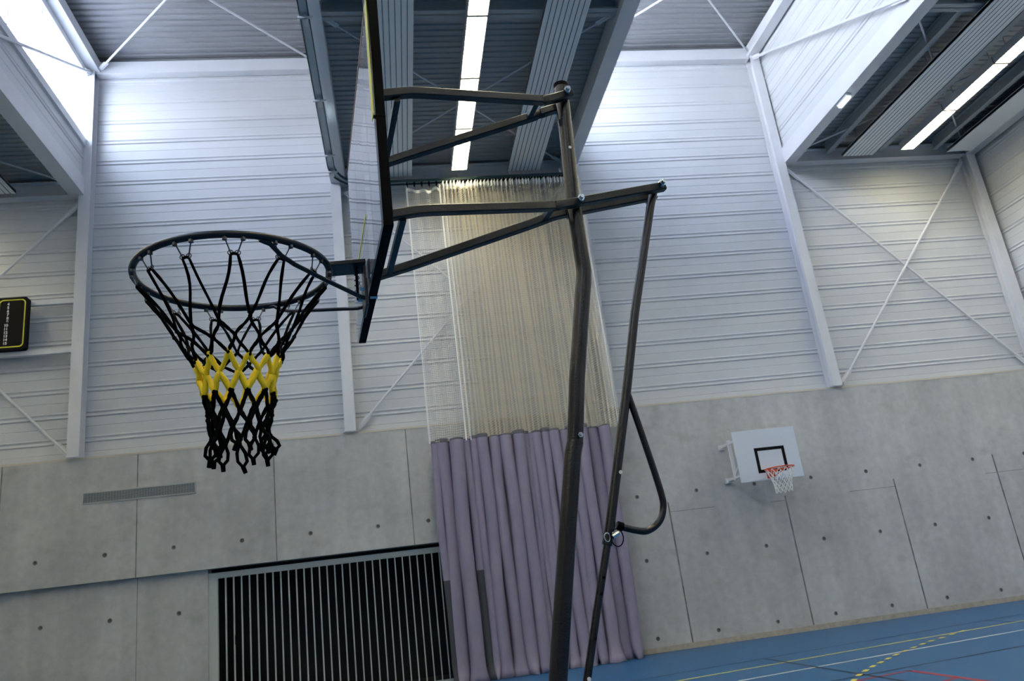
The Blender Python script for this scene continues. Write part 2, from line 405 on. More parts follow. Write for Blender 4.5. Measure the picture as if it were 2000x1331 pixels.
for i in range(-4, len(dash)):
    if i < 0: p = Vector((4.4+.19*i, 8.21+.28*i-.012*i*i)); d = Vector((.19, .28)).normalized()
    else:
        p = Vector(dash[i]); d = (Vector(dash[min(i+1, len(dash)-1)])-Vector(dash[max(i-1, 0)])).normalized()
    nn = Vector((-d.y, d.x))*.028
    a, b = p-d*.075, p+d*.075
    mb.add([(a.x-nn.x, a.y-nn.y, .004), (a.x+nn.x, a.y+nn.y, .004), (b.x+nn.x, b.y+nn.y, .004), (b.x-nn.x, b.y-nn.y, .004)], [(0, 3, 2, 1)])
mb.build('dashed_court_line', YEL, floor)

# roof: high bays A-B and C2-C, low bays between
m = MB()
for x0, x1 in ((XA-.3, XB+.1), (XC2-.3, XC+.15)): deck(m, x0, x1, YB, YW+.1, ZT+.28, .155, .03)
ceiling = struct('ceiling', m, [DECK, ROOF])
m = MB()
for x0, x1 in ((XLw, XA-.12), (XB+.0, XC2-.12), (XC+.1, XRw)): deck(m, x0, x1, YB, YW+.1, 9.42, .13, .022)
struct('ceiling_low', m, [DECKD, ROOF])
# upstand walls between low roof and high roof
n_win = 0
for xg, side in ((XA, 1), (XC2, 1)):
    m = MB(); WIN0 = SILL[xg]
    clad_y(m, YB, YW+.1, xg-.05, ZL+.34, WIN0-.02, 1, 0, .15)
    m.box(xg-.17, xg-.04, YB, YW+.1, WIN1+.06, ZT+.35)
    struct('wall_upstand', m, CLAD)
    n_win += 1
    wroot = MB()
    wroot.box(xg-.16, xg-.0, YB, YW+.08, WIN0-.06, WIN0+.09); wroot.box(xg-.16, xg-.02, YB, YW+.08, WIN1-.04, WIN1+.08)
    yy = YB+.3; 
    while yy < YW:
        wroot.box(xg-.105, xg-.085, yy-.012, yy+.012, WIN0, WIN1); yy += 1.09
    wroot.box(xg-.16, xg-.03, YW-.08, YW+.02, WIN0, WIN1)
    wo = struct('window_%d' % n_win, wroot, STEEL)
    g = MB(); g.box(xg-.10, xg-.092, YB, YW, WIN0, WIN1); g.build('window_pane', GLASS, wo)
for xg in (XB, XC):
    m = MB(); clad_y(m, YB, YW+.1, xg+.06, ZL+.34, ZT+.35, -1, 0, .15); struct('wall_upstand', m, CLAD)

# steel: columns, edge beams, ridge beams (structure)
tn = [0]
def trim(mb, mt=STEEL, **k):
    tn[0] += 1; return struct('trim_%d' % tn[0], mb, mt, **k)
def hcol(x, z0, z1, wd=.19, dp=.24):
    mb = MB(); y1 = YW+.08; y0 = y1-dp
    mb.box(x-wd/2, x+wd/2, y0, y0+.022, z0, z1); mb.box(x-wd/2, x+wd/2, y1-.02, y1, z0, z1); mb.box(x-.008, x+.008, y0+.02, y1-.02, z0, z1)
    return mb
for x, z1 in ((XA+.0, ZT+.1), (XB+.02, ZT+.1), (XC2, ZT+.1), (XC-.08, ZT+.1), (XD, ZL+.2), (XL, ZL+.2)):
    mb = hcol(x, ZC+.012, z1); mb.box(x-.13, x+.13, YC-.02, YW+.08, ZC+.012, ZC+.03); trim(mb)
def hbeam_y(x0, x1, z0, z1, y0=YB, y1=YW-.05):
    mb = MB(); xm = (x0+x1)/2
    mb.box(x0, x1, y0, y1, z0, z0+.022); mb.box(x0, x1, y0, y1, z1-.022, z1); mb.box(xm-.007, xm+.007, y0, y1, z0, z1); return mb
# low edge beams: boxed face towards the high bay
for x0, x1, face in ((XA-.26, XA-.0, XA-.0), (XB-.06, XB+.22, XB-.06), (XC2-.26, XC2-.02, XC2-.02), (XC-.0, XC+.24, XC+.0)):
    mb = MB(); mb.box(x0, x1, YB, YW-.06, ZL, ZL+.34); trim(mb)
for x in (XL, XD):
    trim(hbeam_y(x-.12, x+.12, ZL, ZL+.3))
# top edge beams of the high bays
for x0, x1 in ((XA-.03, XA+.17), (XB-.22, XB+.0), (XC2-.03, XC2+.17), (XC-.22, XC-.0)):
    mb = MB(); mb.box(x0, x1, YB, YW-.06, ZT-.10, ZT+.13); trim(mb)
# beams along the end wall
for x0, x1 in ((XA+.1, XB-.1), (XC2+.1, XC-.18)):
    mb = MB(); mb.box(x0, x1, YW-.10, YW+.07, ZT-.13, ZT+.13); trim(mb)
for x0, x1 in ((XL+.1, XA-.1), (XB+.12, XC2-.1), (XC+.02, XD-.1)):
    mb = MB(); mb.box(x0, x1, YW-.12, YW+.07, ZL+.03, ZL+.05); mb.box(x0, x1, YW-.12, YW+.07, ZL+.30, ZL+.32); mb.box(x0, x1, YW-.03, YW-.01, ZL+.05, ZL+.30); trim(mb)
# cross beams every 4.56 m in the low bays and high bays
for k in range(1, 6):
    y = YW-4.56*k
    for x0, x1 in ((XL+.1, XA-.26), (XB+.22, XC2-.26), (XC+.24, XD-.1)):
        mb = MB(); mb.box(x0, x1, y-.09, y+.09, ZL+.10, ZL+.125); mb.box(x0, x1, y-.09, y+.09, ZL+.33, ZL+.35); mb.box(x0, x1, y-.008, y+.008, ZL+.1, ZL+.34); trim(mb, GREYST)
    if k > 1:
        for x0, x1 in ((XA+.1, XB-.2), (XC2+.1, XC-.2)):
            mb = MB(); mb.box(x0, x1, y-.09, y+.09, ZT-.08, ZT+.13); trim(mb)

# cross braces: things, each an X of two rods with gussets
def brace(name, label, A, Bp, C_, D_, r, mt, group=None):
    root = empty(name, A, label=label, category='brace')
    if group: root['group'] = group
    inv = Vector(A)
    for i, (p, q) in enumerate(((A, Bp), (C_, D_))):
        if p is None: continue
        p, q = Vector(p), Vector(q); d = (q-p).normalized()
        off = Vector((0, .03*i, 0)) if abs(d.z) > .1 else Vector((0, 0, .03*i))
        MB().tube([p+off-inv, q+off-inv], r, 8).build('rod', mt, root, smooth=True)
        for e, s in ((p, d), (q, -d)):
            g = MB(); e2 = e+off-inv
            g.bar(e2-s*.02, e2+s*.30, .014 if abs(d.z) > .1 else .09, .09 if abs(d.z) > .1 else .014, (0, 0, 1) if abs(d.z) < .95 else (0, 1, 0))
            for t in (.06, .14, .22): g.ball(e2+s*t+Vector((0, -.012, 0)), .012, 1)
            g.build('gusset_plate', [mt, CHROME], root)
YR = YW-.02
brace('wall_brace', 'white crossed steel rods on the cladding behind the divider curtain', (XB+.15, YR, ZC+.08), (XC2-.18, YR, ZL-.1), (XB+.2, YR, ZL-.12), (XC2-.15, YR, ZC+.08), .022, STEEL)
brace('wall_brace', 'white crossed steel rods on the cladding above the wall-mounted basketball board', (XC+.12, YR, ZC+.08), (XD-.15, YR, ZL-.1), (XC+.12, YR, ZL-.08), (XD-.12, YR, ZC+.1), .024, STEEL)
brace('wall_brace', 'white crossed steel rods on the cladding behind the black scoreboard', (XL+.15, YR, ZC+.08), (XA-.13, YR, ZL-.12), (XL+.12, YR, ZL-.08), (XA-.12, YR, ZC+.08), .024, STEEL)
zt = ZT+.1
names = [('at top left beside the skylight', XA+.1, XB-.15), ('at top right of the middle', XC2+.1, XC-.15)]
for txt, xa, xb in names:
    brace('roof_brace', 'white crossed rods under the pale roof deck ' + txt, (xa+.05, YW-.1, zt-.15), (xb, YW-4.56, zt-.15), (xb, YW-.1, zt-.15), (xa+.05, YW-4.56, zt-.15), .02, STEEL)
for txt, xa, xb in (('above the middle strip lights', XB+.2, XC2-.25), ('at top right', XC+.22, XD-.1), ('at the left edge', XL+.1, XA-.25)):
    for k in (0, 1):
        zz = ZL+.22
        brace('ceiling_brace', 'crossed rods under the low ceiling %s, %s' % (txt, ('next to the end wall', 'nearer the viewer')[k]),
              (xa, YW-.15-4.56*k, zz), (xb, YW-4.4-4.56*k, zz), (xb, YW-.15-4.56*k, zz), (xa, YW-4.4-4.56*k, zz), .017, GREYST if k else STEEL)
# skylight side diagonal rods
def diag(label, A, Bp, r=.022):
    root = empty('diagonal_rod', A, label=label, category='brace')
    p, q = Vector((0, 0, 0)), Vector(Bp)-Vector(A); d = (q-p).normalized()
    MB().tube([p, q], r*1.3, 8).build('rod', STEEL, root, smooth=True)
    for e, s in ((p, d), (q, -d)):
        g = MB(); g.bar(e-s*.05, e+s*.28, .10, .014, (1, 0, 0)); g.build('gusset_plate', STEEL, root)
diag('white diagonal rod crossing in front of the bright skylight', (XA+.02, YW-.12, ZT-.12), (XA+.02, YW-4.5, ZL+.2))
diag('white diagonal rod along the bright ribbed upstand at upper right', (XC-.12, YW-.15, ZT-.15), (XC-.06, YW-4.56, ZL+.30))

# ---------------------------------------------------------------- strip lights
def strip_light():
    root = empty('strip_light')
    h = MB(); h.box(-.15, .15, -.69, .69, .075, .15); h.box(-.15, -.138, -.69, .69, 0, .08); h.box(.138, .15, -.69, .69, 0, .08); h.box(-.15, .15, -.69, -.68, 0, .08); h.box(-.15, .15, .68, .69, 0, .08)
    h.build('housing', LIGHTBOX, root)
    d = MB(); d.box(-.137, .137, -.679, .679, .03, .04); d.build('diffuser', LAMP, root)
    l = MB()
    for i in range(23): l.box(-.136, .136, -.66+.06*i-.002, -.66+.06*i+.002, .002, .028)
    l.box(-.003, .003, -.678, .678, .002, .028)
    l.build('louvre', LAMPD, root)
    for y in (-.5, .5): c_ = MB(); c_.tube([(0, y, .145), (0, y, .50)], .006, 6); c_.build('hanger', GREYST, root)
    return root
rows = [('the middle row', 1.60, 8.96), ('the row at upper right', 10.98, 8.98), ('the left row', -7.85, 8.96)]
proto = None
ordn = ['closest to the end wall', 'second from the end wall', 'third from the end wall', 'fourth from the end wall']
for txt, x, z in rows:
    for k in range(18):
        o = strip_light() if proto is None else copy_tree(proto)
        proto = proto or o
        o.location = (x, 12.57-1.40*k, z)
        o['category'] = 'ceiling light'
        vis = (k < 4 and x > 0)
        o['label'] = ('bright fluorescent strip light of %s, %s' % (txt, ordn[k])) if vis else 'fluorescent strip light of a row, overhead beyond the picture edge'
        o['group'] = ('strip lights in ' + txt) if vis else 'strip lights beyond the picture edge'

# ceiling panels (ribbed white heating panels)
def ceil_panel(label, x0, x1, plain=False, y0=-12.5, y1=13.45):
    root = empty('ceiling_panel', ((x0+x1)/2, 0, ZL), label=label, category='ceiling panel', group='long white ceiling panels')
    wd = (x1-x0)/2; b = MB(); b.box(-wd, wd, y0, y1, 0, .05)
    b.box(-wd, -wd+.02, y0, y1, -.012, .06); b.box(wd-.02, wd, y0, y1, -.012, .06)
    if not plain:
        n = 7
        for i in range(1, n+1):
            xx = -wd+(2*wd)*i/(n+1); b.box(xx-.006, xx+.006, y0, y1, -.003, .001, 1)
    b.build('panel', [PANEL, GROOVE], root)
    for y in (12.9, 10.6, 8.3, 6.0):
        for s_ in (-1, 1):
            h = MB(); h.tube([(s_*(wd-.05), y, .045), (s_*(wd-.05), y, .44)], .005, 6); h.build('hanger', GREYST, root)
ceil_panel('long white ribbed ceiling panel left of the middle strip lights, partly behind the black board frame', .03, .71)
ceil_panel('long white ribbed ceiling panel right of the middle strip lights', 2.56, 3.19)
ceil_panel('long white ribbed ceiling panel left of the upper-right strip lights', 9.62, 10.30)
ceil_panel('plain white ceiling panel right of the upper-right strip lights', 12.05, 12.62, True)
ceil_panel('ribbed white ceiling panel end at the left picture edge', -6.95, -6.26)
for i, x in enumerate((9.42, 10.62, 11.92)):
    mb = MB(); mb.box(x-.06, x+.06, YB, YW-.14, ZL+.36, ZL+.375); mb.box(x-.005, x+.005, YB, YW-.14, ZL+.17, ZL+.36); mb.box(x-.06, x+.06, YB, YW-.14, ZL+.16, ZL+.175); trim(mb, GREYST)

# emergency lamps
for x, y, lab in ((XB+.01, 11.3, 'small lit emergency lamp fixed in the curtain rail left of the basketball board'), (8.50, 11.40, 'small lit emergency lamp under the edge beam at upper right')):
    root = empty('emergency_lamp', (x, y, ZL), label=lab, category='emergency lamp')
    b = MB(); b.box(-.05, .05, -.17, .17, -.05, 0); b.build('housing', LIGHTBOX, root)
    b = MB(); b.sweep([(0, -.15, -.062), (0, .15, -.062)], [(-.038, -.016), (-.02, -.030), (.02, -.030), (.038, -.016), (.038, .014), (-.038, .014)]); b.build('diffuser', EMER, root)

# ---------------------------------------------------------------- curtain rail
root = empty('curtain_rail', (XB+.02, 13.0, 8.82), label='double-lipped metal curtain rail running overhead and curving along the end wall', category='rail')
o3 = Vector(root.location)
path = [(XB+.01, YB+1, 8.86), (XB+.01, 12.75, 8.86)]
for i in range(1, 9):
    a = PI/2*i/8; path.append((XB+.01+.55*(1-math.cos(a)), 12.75+.73*math.sin(a), 8.86))
path += [(XC2-.15, 13.48, 8.86)]
path = [Vector(p)-o3 for p in path]
b = MB(); b.sweep(path, [(-.050, .03), (.050, .03), (.050, .045), (-.050, .045)]); b.build('rail_web', RAILM, root)
b = MB()
for s in (-1, 1): b.sweep(path, [(s*.058-.006, -.006), (s*.058+.006, -.006), (s*.058+.006, .047), (s*.058-.006, .047)])
b.build('rail_lip', RAILE, root)
for y in (12.9, 12.35, 10.75, 8.9, 7.0, 5.0):
    b = MB(); b.box(-.10, .10, y-13.0-.012, y-13.0+.012, .0, .03); b.box(-.03, .03, y-13.0-.01, y-13.0+.16, -.0, .035); b.box(-.02, .02, y-13-.01, y-13+.01, .03, .14)
    b.build('rail_bracket', STEEL, root)
for x in (.6, 1.6, 2.6, 3.6):
    b = MB(); b.box(x-o3.x-.02, x-o3.x+.02, .46, .50, .045, .21); b.build('rail_hanger', STEEL, root)

# ---------------------------------------------------------------- divider curtain
YCU = 13.38
cur = empty('divider_curtain', (2.15, YCU, 0), label='bunched hall divider curtain, cream netting above pleated lilac fabric', category='curtain')
ox, oy = 2.15, YCU
def sheet(pts, z0, z1, nz, mt, name, wob=.0, uvs=True, thick=0, top=None):
    mb = MB(); n = len(pts); arc = [0]
    for i in range(1, n): arc.append(arc[-1]+(Vector(pts[i])-Vector(pts[i-1])).length)
    uv = []; vs = []
    for j in range(nz+1):
        for i, (x, y) in enumerate(pts):
            zt_ = z1 if top is None else z1+top(i/(n-1))
            z = z0+(zt_-z0)*j/nz
            dx = wob*math.sin(z*1.3+i*.05)*.5
            vs.append((x+dx-ox, y-oy, z)); uv.append((arc[i], z))
    fs = [(j*n+i, j*n+i+1, (j+1)*n+i+1, (j+1)*n+i) for j in range(nz) for i in range(n-1)]
    mb.add(vs, fs); mb.uv = uv
    return mb, arc
rnd = random.Random(3)
# netting: single sheet at the left, dense meander over the rest, a second layer behind
pl = [(.57+.7*i/30, YCU-.05+.035*math.sin(i*.7)) for i in range(31)]
mb, _ = sheet(pl, 3.80, 8.64, 8, NETM, 'netting', .02, top=lambda t: -.05*math.sin(t*PI)+.03*math.sin(t*19))
mb.build('netting', NETM, cur, smooth='all')
def meander(x0, x1, nf, amp, ov, y, seed):
    r = random.Random(seed); pts = []; ph = [r.uniform(-.5, .5) for _ in range(nf+2)]
    N = nf*14
    for i in range(N+1):
        t = i/N*nf; k = int(t); fr = t-k
        jit = ph[k]*(1-fr)+ph[k+1]*fr
        x = x0+(x1-x0)*(t+.7*jit)/nf + ov*math.sin(4*PI*t)
        yy = y+amp*math.sin(2*PI*t)*(1+.4*jit)
        pts.append((x, yy))
    return pts
for args in ((1.20, 3.88, 40, .12, .026, YCU-.02, 5),):
    mb, _ = sheet(meander(*args), 3.80, 8.70, 10, NETM, 'netting', .03)
    mb.build('netting', NETM, cur, smooth='all')
# white heading tape and edge seams
b = MB()
mp = meander(1.20, 3.88, 40, .12, .026, YCU-.02, 5)
for i in range(len(mp)-1):
    (xa, ya), (xb, yb) = mp[i], mp[i+1]
    za = 8.70+.035*math.sin(i*.9); zb = 8.70+.035*math.sin((i+1)*.9)
    b.add([(xa-ox, ya-oy-.012, za-.085), (xb-ox, yb-oy-.012, zb-.085), (xb-ox, yb-oy-.012, zb+.02), (xa-ox, ya-oy-.012, za+.02)], [(0, 1, 2, 3)])
for i in range(30):
    (xa, ya), (xb, yb) = pl[i], pl[i+1]; t = i/30; za = 8.64-.05*math.sin(t*PI)+.03*math.sin(t*19); t2 = (i+1)/30; zb = 8.64-.05*math.sin(t2*PI)+.03*math.sin(t2*19)
    b.add([(xa-ox, ya-oy-.004, za-.03), (xb-ox, yb-oy-.004, zb-.03), (xb-ox, yb-oy-.004, zb+.03), (xa-ox, ya-oy-.004, za+.03)], [(0, 1, 2, 3)])
b.build('heading_tape', TAPE, cur)
for x, wd in ((.575, .016), (1.19, .022), (1.27, .012), (3.86, .014)):
    b = MB(); b.box(x-ox-wd/2, x-ox+wd/2, -.17, -.166, 3.78, 8.66); b.build('net_seam', TAPE, cur)
for i in range(46):
    x = 1.22+2.55*(i+.5)/46 if i > 4 else .6+.14*i
    b = MB(); b.tube([(x-ox, -.02, 8.68), (x-ox, .09, 8.80)], .004, 5); b.box(x-ox-.014, x-ox+.014, .065, .115, 8.785, 8.862); b.build('rail_hook', BLACKST, cur)
# lilac fabric with rounded folds
folds = []; x = .60
wl = [.10, .24, .27, .13, .14, .22, .22, .25, .24, .09, .07, .18, .16, .20, .16, .18, .22, .26, .20]
s = 3.10/sum(wl); xs = [x]
for q in wl: xs.append(xs[-1]+q*s)
def fabric_pts(z):
    pts = []; t = 1-z/3.83
    for k in range(len(wl)):
        a, b_ = xs[k], xs[k+1]; wd = b_-a
        dep = (.16+.60*wd)*(1-.15*t)*(1 if k not in (0, 1, 17) else .55)
        for i in range(12):
            fr = i/12
            xx = a+wd*fr
            bulge = abs(math.sin(PI*fr))**.6
            # fronts overhang the valleys a little
            xx -= .038*math.sin(2*PI*fr)
            drift = .035*math.sin(k*1.9+2.2*t)*t + .02*math.sin(k*3.1+z*2)
            pts.append((xx+drift*.6, YCU+.06-dep*bulge+.02*math.sin(k*2.3)))
    pts.append((xs[-1], YCU+.06)); return pts
mb = MB(); nz = 40; vs = []; fs = []; mi = []; n = len(fabric_pts(1)); uv = []
for j in range(nz+1):
    z = 3.82*j/(nz-1)*.9948 if j < nz else 3.82
    P = fabric_pts(z)
    for i, (x, y) in enumerate(P):
        k = min(i//12, len(wl)-1)
        zz = z
        if j == nz: zz += .03*math.sin(k*1.7)+.02
        if z < .30:   # puddling on the floor
            q = (1-z/.30)**2; y -= q*(.07+.05*math.sin(k*2.1)); x += q*.05*math.sin(k*3.3+i*.4)
            zz = z+.012*math.sin(i*1.3)*q
        vs.append((x-ox, y-oy, max(.004, zz)))
for j in range(nz):
    for i in range(n-1):
        fs.append((j*n+i, j*n+i+1, (j+1)*n+i+1, (j+1)*n+i))
        k = i//12; fr = (i % 12)/12; z = 3.82*j/(nz-1)*.9915
        patch = (k == 0 and z < 1.55 - (0.1 if fr > .7 else 0)) or (k == 3 and z < 1.6-(.12 if fr < .2 else 0) and fr > .0)
        mi.append(1 if patch else (2 if j == nz-1 else 0))
mb.v = [tuple(v) for v in vs]; mb.f = fs; mb.m = mi
fb = mb.build('lilac_fabric', [FABRIC, PATCH, HEM], cur, smooth='all', label='pleated lilac lower fabric with dark grey reinforcement patches')
sm = fb.modifiers.new('thickness', 'SOLIDIFY'); sm.thickness = .006

# ---------------------------------------------------------------- slatted gate
gate = empty('slatted_gate', (-3.1, YC+.18, 0), label='pale steel gate of thin vertical bars in front of a black opening', category='gate')
b = MB(); b.box(-.04, .10, -.04, .03, 0, 2.135); b.box(-.04, 4.4, -.045, .03, 2.065, 2.135); b.box(.10, 4.4, -.03, .02, 2.045, 2.065); b.box(0, 4.4, -.02, .02, .0, .05)
b.build('frame', SLAT, gate)
for i in range(34):
    x = .22+.1237*i
    b = MB(); b.box(x-.009, x+.009, -.02, .02, .05, 2.05); b.build('bar', SLAT, gate)
b = MB(); b.box(.36, .37, -.05, -.02, 1.0, 1.15); b.build('handle', BLACKST, gate)

# ---------------------------------------------------------------- air vent
v = empty('air_vent', (-4.17, YC, 3.53), label='long narrow metal air grille set in the concrete band', category='vent')
hw, hh = .88, .095
b = MB(); b.box(-hw, hw, -.012, -.0, hh-.018, hh); b.box(-hw, hw, -.012, -.0, -hh, -hh+.018); b.box(-hw, -hw+.018, -.012, 0, -hh, hh); b.box(hw-.018, hw, -.012, 0, -hh, hh)
b.build('frame', ZN, v)
b = MB(); b.box(-hw+.01, hw-.01, -.002, -.001, -hh+.01, hh-.01, 1)  # dark sheet painted in for the shaded recess behind the slats
for i in range(8): z = -.07+.02*i; b.box(-hw+.015, hw-.015, -.009, -.003, z-.003, z+.003)
for i in range(40): x = -hw+.04+i*.0435; b.box(x-.002, x+.002, -.0105, -.009, -hh+.015, hh-.015)
b.build('grille', [ZN, GROOVE], v)

# ---------------------------------------------------------------- scoreboard and its rails
for z, lab in ((6.97, 'white horizontal steel rail above, carrying the top of the black scoreboard'), (6.07, 'white horizontal steel rail below the black scoreboard')):
    b = MB(); b.box(XL+.1, XA-.1, YW-.14, YW-.06, z-.05, z+.045)
    b.build('mounting_rail', STEEL, label=lab, category='rail')
sb = empty('scoreboard', (-6.9, 13.56, 6.57), label='black scoreboard with yellow outlines and a column of white numbers', category='scoreboard')
def rrect(x0, x1, z0, z1, r, n=6):
    P = []
    for cx_, cz_, a0 in ((x1-r, z1-r, 0), (x0+r, z1-r, PI/2), (x0+r, z0+r, PI), (x1-r, z0+r, 3*PI/2)):
        for i in range(n+1): a = a0+PI/2*i/n; P.append((cx_+r*math.cos(a), cz_+r*math.sin(a)))
    return P
P = rrect(-1.9, .93, -.47, .47, .05); n = len(P)
b = MB(); b.add([(x, -.06, z) for x, z in P]+[(x, .058, z) for x, z in P], [tuple(range(n))]+[tuple(range(2*n-1, n-1, -1))]+[(i, i+n, (i+1) % n+n, (i+1) % n) for i in range(n)])
b.build('case', SBLACK, sb)
b = MB()
for x0, x1 in ((.48, .900), (-1.3, .43)):
    A_ = rrect(x0, x1, -.43, .43, .07); B_ = rrect(x0+.018, x1-.018, -.412, .412, .056); n = len(A_)
    b.add([(x, -.063, z) for x, z in A_]+[(x, -.063, z) for x, z in B_], [(i, (i+1) % n, (i+1) % n+n, i+n) for i in range(n)])
b.build('outline', SYEL, sb)
def text_mesh(txt, size, mt, parent, loc, rot, align='RIGHT', name='digit', bold=.0):
    cu = bpy.data.curves.new('t', 'FONT'); cu.body = txt; cu.size = size; cu.align_x = align; cu.align_y = 'CENTER'; cu.extrude = .001; cu.offset = bold
    to = bpy.data.objects.new('t', cu); COL.objects.link(to)
    dg = bpy.context.evaluated_depsgraph_get(); me = bpy.data.meshes.new_from_object(to.evaluated_get(dg))
    bpy.data.objects.remove(to); me.materials.clear(); me.materials.append(mt)
    o = bpy.data.objects.new(name, me); COL.objects.link(o); o.parent = parent; o.location = loc; o.rotation_euler = rot; return o
for i, nmb in enumerate(range(4, 16)):
    text_mesh(str(nmb), .066, SWHT, sb, (.645, -.064, .345-.0635*i), (PI/2, 0, 0), name='number', bold=.002)

# ---------------------------------------------------------------- wall basket
wb = empty('wall_basketball_hoop', (6.28, YC, 2.4), label='white wall-mounted basketball board with black target square and orange rim', category='basketball hoop')
bx0, bx1, bz0, bz1, by = -.57, .57, .13, 1.00, -.86
b = MB(); b.box(bx0, bx1, by, by+.03, bz0, bz1); b.build('backboard', BWHITE, wb, bevel=.005)
b = MB(); X0, X1, Z0, Z1, t = -.235, .315, .255, .685, .055
yy = by-.002
for q in ((X0, X1, Z1-t, Z1), (X0, X1, Z0, Z0+t), (X0, X0+t, Z0+t, Z1-t), (X1-t, X1, Z0+t, Z1-t)): b.box(q[0], q[1], yy, by+.001, q[2], q[3])
b.build('target_square', BBLACK, wb)
for s in (-.50, .42):
    fr = MB()
    fr.box(s-.025, s+.025, -.52, -.47, .22, .92)
    for z in (.26, .86):
        fr.bar((s, -.50, z), (s, by+.03, z), .04, .04); fr.bar((s+(.07 if s < 0 else 0), 0, z+.02), (s, -.50, z), .045, .045)
        fr.box(s-.0, s+.10, -.05, 0, z-.035, z+.055)
    fr.bar((s, -.50, .28), (s, by+.04, .50), .03, .03)
    fr.build('mounting_frame', STEEL, wb)
fr = MB()
for z in (.30, .86): fr.box(-.50, .44, by+.03, by+.07, z-.02, z+.02)
fr.box(-.52, -.48, by+.03, by+.07, .14, .95); fr.build('back_rail', STEEL, wb)
RR = .235; ry = by-.13-RR; rz_ = .27; rxc = -.03+.0
b = MB(); b.tube([(rxc+RR*math.cos(2*PI*i/40), ry+RR*math.sin(2*PI*i/40), rz_) for i in range(40)], .011, 8, closed=True)
b.build('rim', ORANGE, wb, smooth=True)
b = MB(); b.box(rxc-.07, rxc+.07, by-.012, by-.002, rz_-.12, rz_+.03); b.box(rxc-.055, rxc+.055, ry+RR-.02, by, rz_-.035, rz_+.005)
b.bar((rxc-.16, ry+.16, rz_-.01), (rxc-.04, by-.01, rz_-.1), .02, .012); b.bar((rxc+.16, ry+.16, rz_-.01), (rxc+.04, by-.01, rz_-.1), .02, .012)
b.build('rim_bracket', ORANGE, wb)
def diamond_net(mb, c, lev, n, r, rows, mi=0, jit=0, seed=1, sides=5, ph0=0, knots=0):
    """lev: list of (z, radius). strands zigzag between levels."""
    rr = random.Random(seed); P = []
    for j, (z, R_) in enumerate(lev):
        P.append([(c[0]+R_*math.cos(2*PI*(i+.5*((j+ph0) % 2))/n)+rr.uniform(-jit, jit), c[1]+R_*math.sin(2*PI*(i+.5*((j+ph0) % 2))/n)+rr.uniform(-jit, jit), z+rr.uniform(-jit, jit)) for i in range(n)])
    for j in range(len(lev)-1):
        for i in range(n):
            even = (j+ph0) % 2 == 0
            for d in ((0, -1) if even else (0, 1)):
                a = Vector(P[j][i]); q = Vector(P[j+1][(i+d) % n])
                mb.tube([a, (a+q)/2+Vector((rr.uniform(-jit, jit), rr.uniform(-jit, jit), 0))*.6, q], r, sides, mi=mi)
    return P
b = MB(); diamond_net(b, (rxc, ry), [(rz_-.01, .23), (rz_-.10, .195), (rz_-.17, .165), (rz_-.23, .15), (rz_-.29, .14), (rz_-.35, .14), (rz_-.40, .14)], 12, .0055, 0)
b.build('net', NETW, wb)

# ---------------------------------------------------------------- portable hoop (foreground)
TH = .123; CX, CY = -.37, 1.935
hp = empty('portable_basketball_hoop', (CX, CY, 0), TH, label='tall black portable basketball stand with clear board and black and yellow net', category='basketball hoop')
ZR = 2.145
# rim
b = MB(); N = 72; RI = .236
b.tube([(RI*math.cos(2*PI*i/N), RI*math.sin(2*PI*i/N), ZR) for i in range(N)], .0088, 12, closed=True)
rim = b.build('rim', NAVY, hp, smooth=True)
b = MB(); b.sweep([(.228, 0, ZR+.012), (.329, 0, ZR+.020)], [(-.038, -.006), (.038, -.006), (.038, .006), (-.038, .006)])
b.build('rim_bracket', NAVY, hp, bevel=.002)
b = MB(); b.box(.320, .3285, -.050, .050, 2.035, 2.112); b.box(.322, .329, -.030, .030, 2.11, 2.172)
b.build('rim_plate', NAVY, hp, bevel=.003)
for s in (-1, 1):
    b = MB()
    if s > 0: b.tube([(.075, .222, 2.140), (.090, .213, 2.139), (.108, .204, 2.124), (.138, .18, 2.111), (.308, .050, 2.064), (.322, .04, 2.064)], .0052, 8)
    else: b.tube([(.070, -.222, 2.138), (.094, -.210, 2.132), (.118, -.195, 2.109), (.147, -.175, 2.095), (.225, -.11, 2.078), (.308, -.050, 2.058), (.322, -.04, 2.058)], .0058, 8)
    b.build('support_rod', NAVY, hp, smooth=True)
for yy in (-.018, .018):
    b = MB(); b.tube([(.306, yy, 2.158), (.306, yy, 2.075)], .0022, 6)
    b.tube([(.306+.005*math.cos(t*.9), yy+.005*math.sin(t*.9), 2.155-.0022*t) for t in range(26)], .0011, 5)
    b.build('spring', BLACKST, hp, smooth=True)
for yy, z in ((-.04, 2.085), (.04, 2.085)): b = MB(); b.tube([(.308, yy, z), (.321, yy, z)], .006, 6); b.build('bolt', CHROME, hp)
for yy, z in ((-.04, 2.115), (-.04, 2.060)): b = MB(); b.tube([(.333, yy, z), (.352, yy, z)], .0045, 6); b.build('bolt', CHROME, hp)

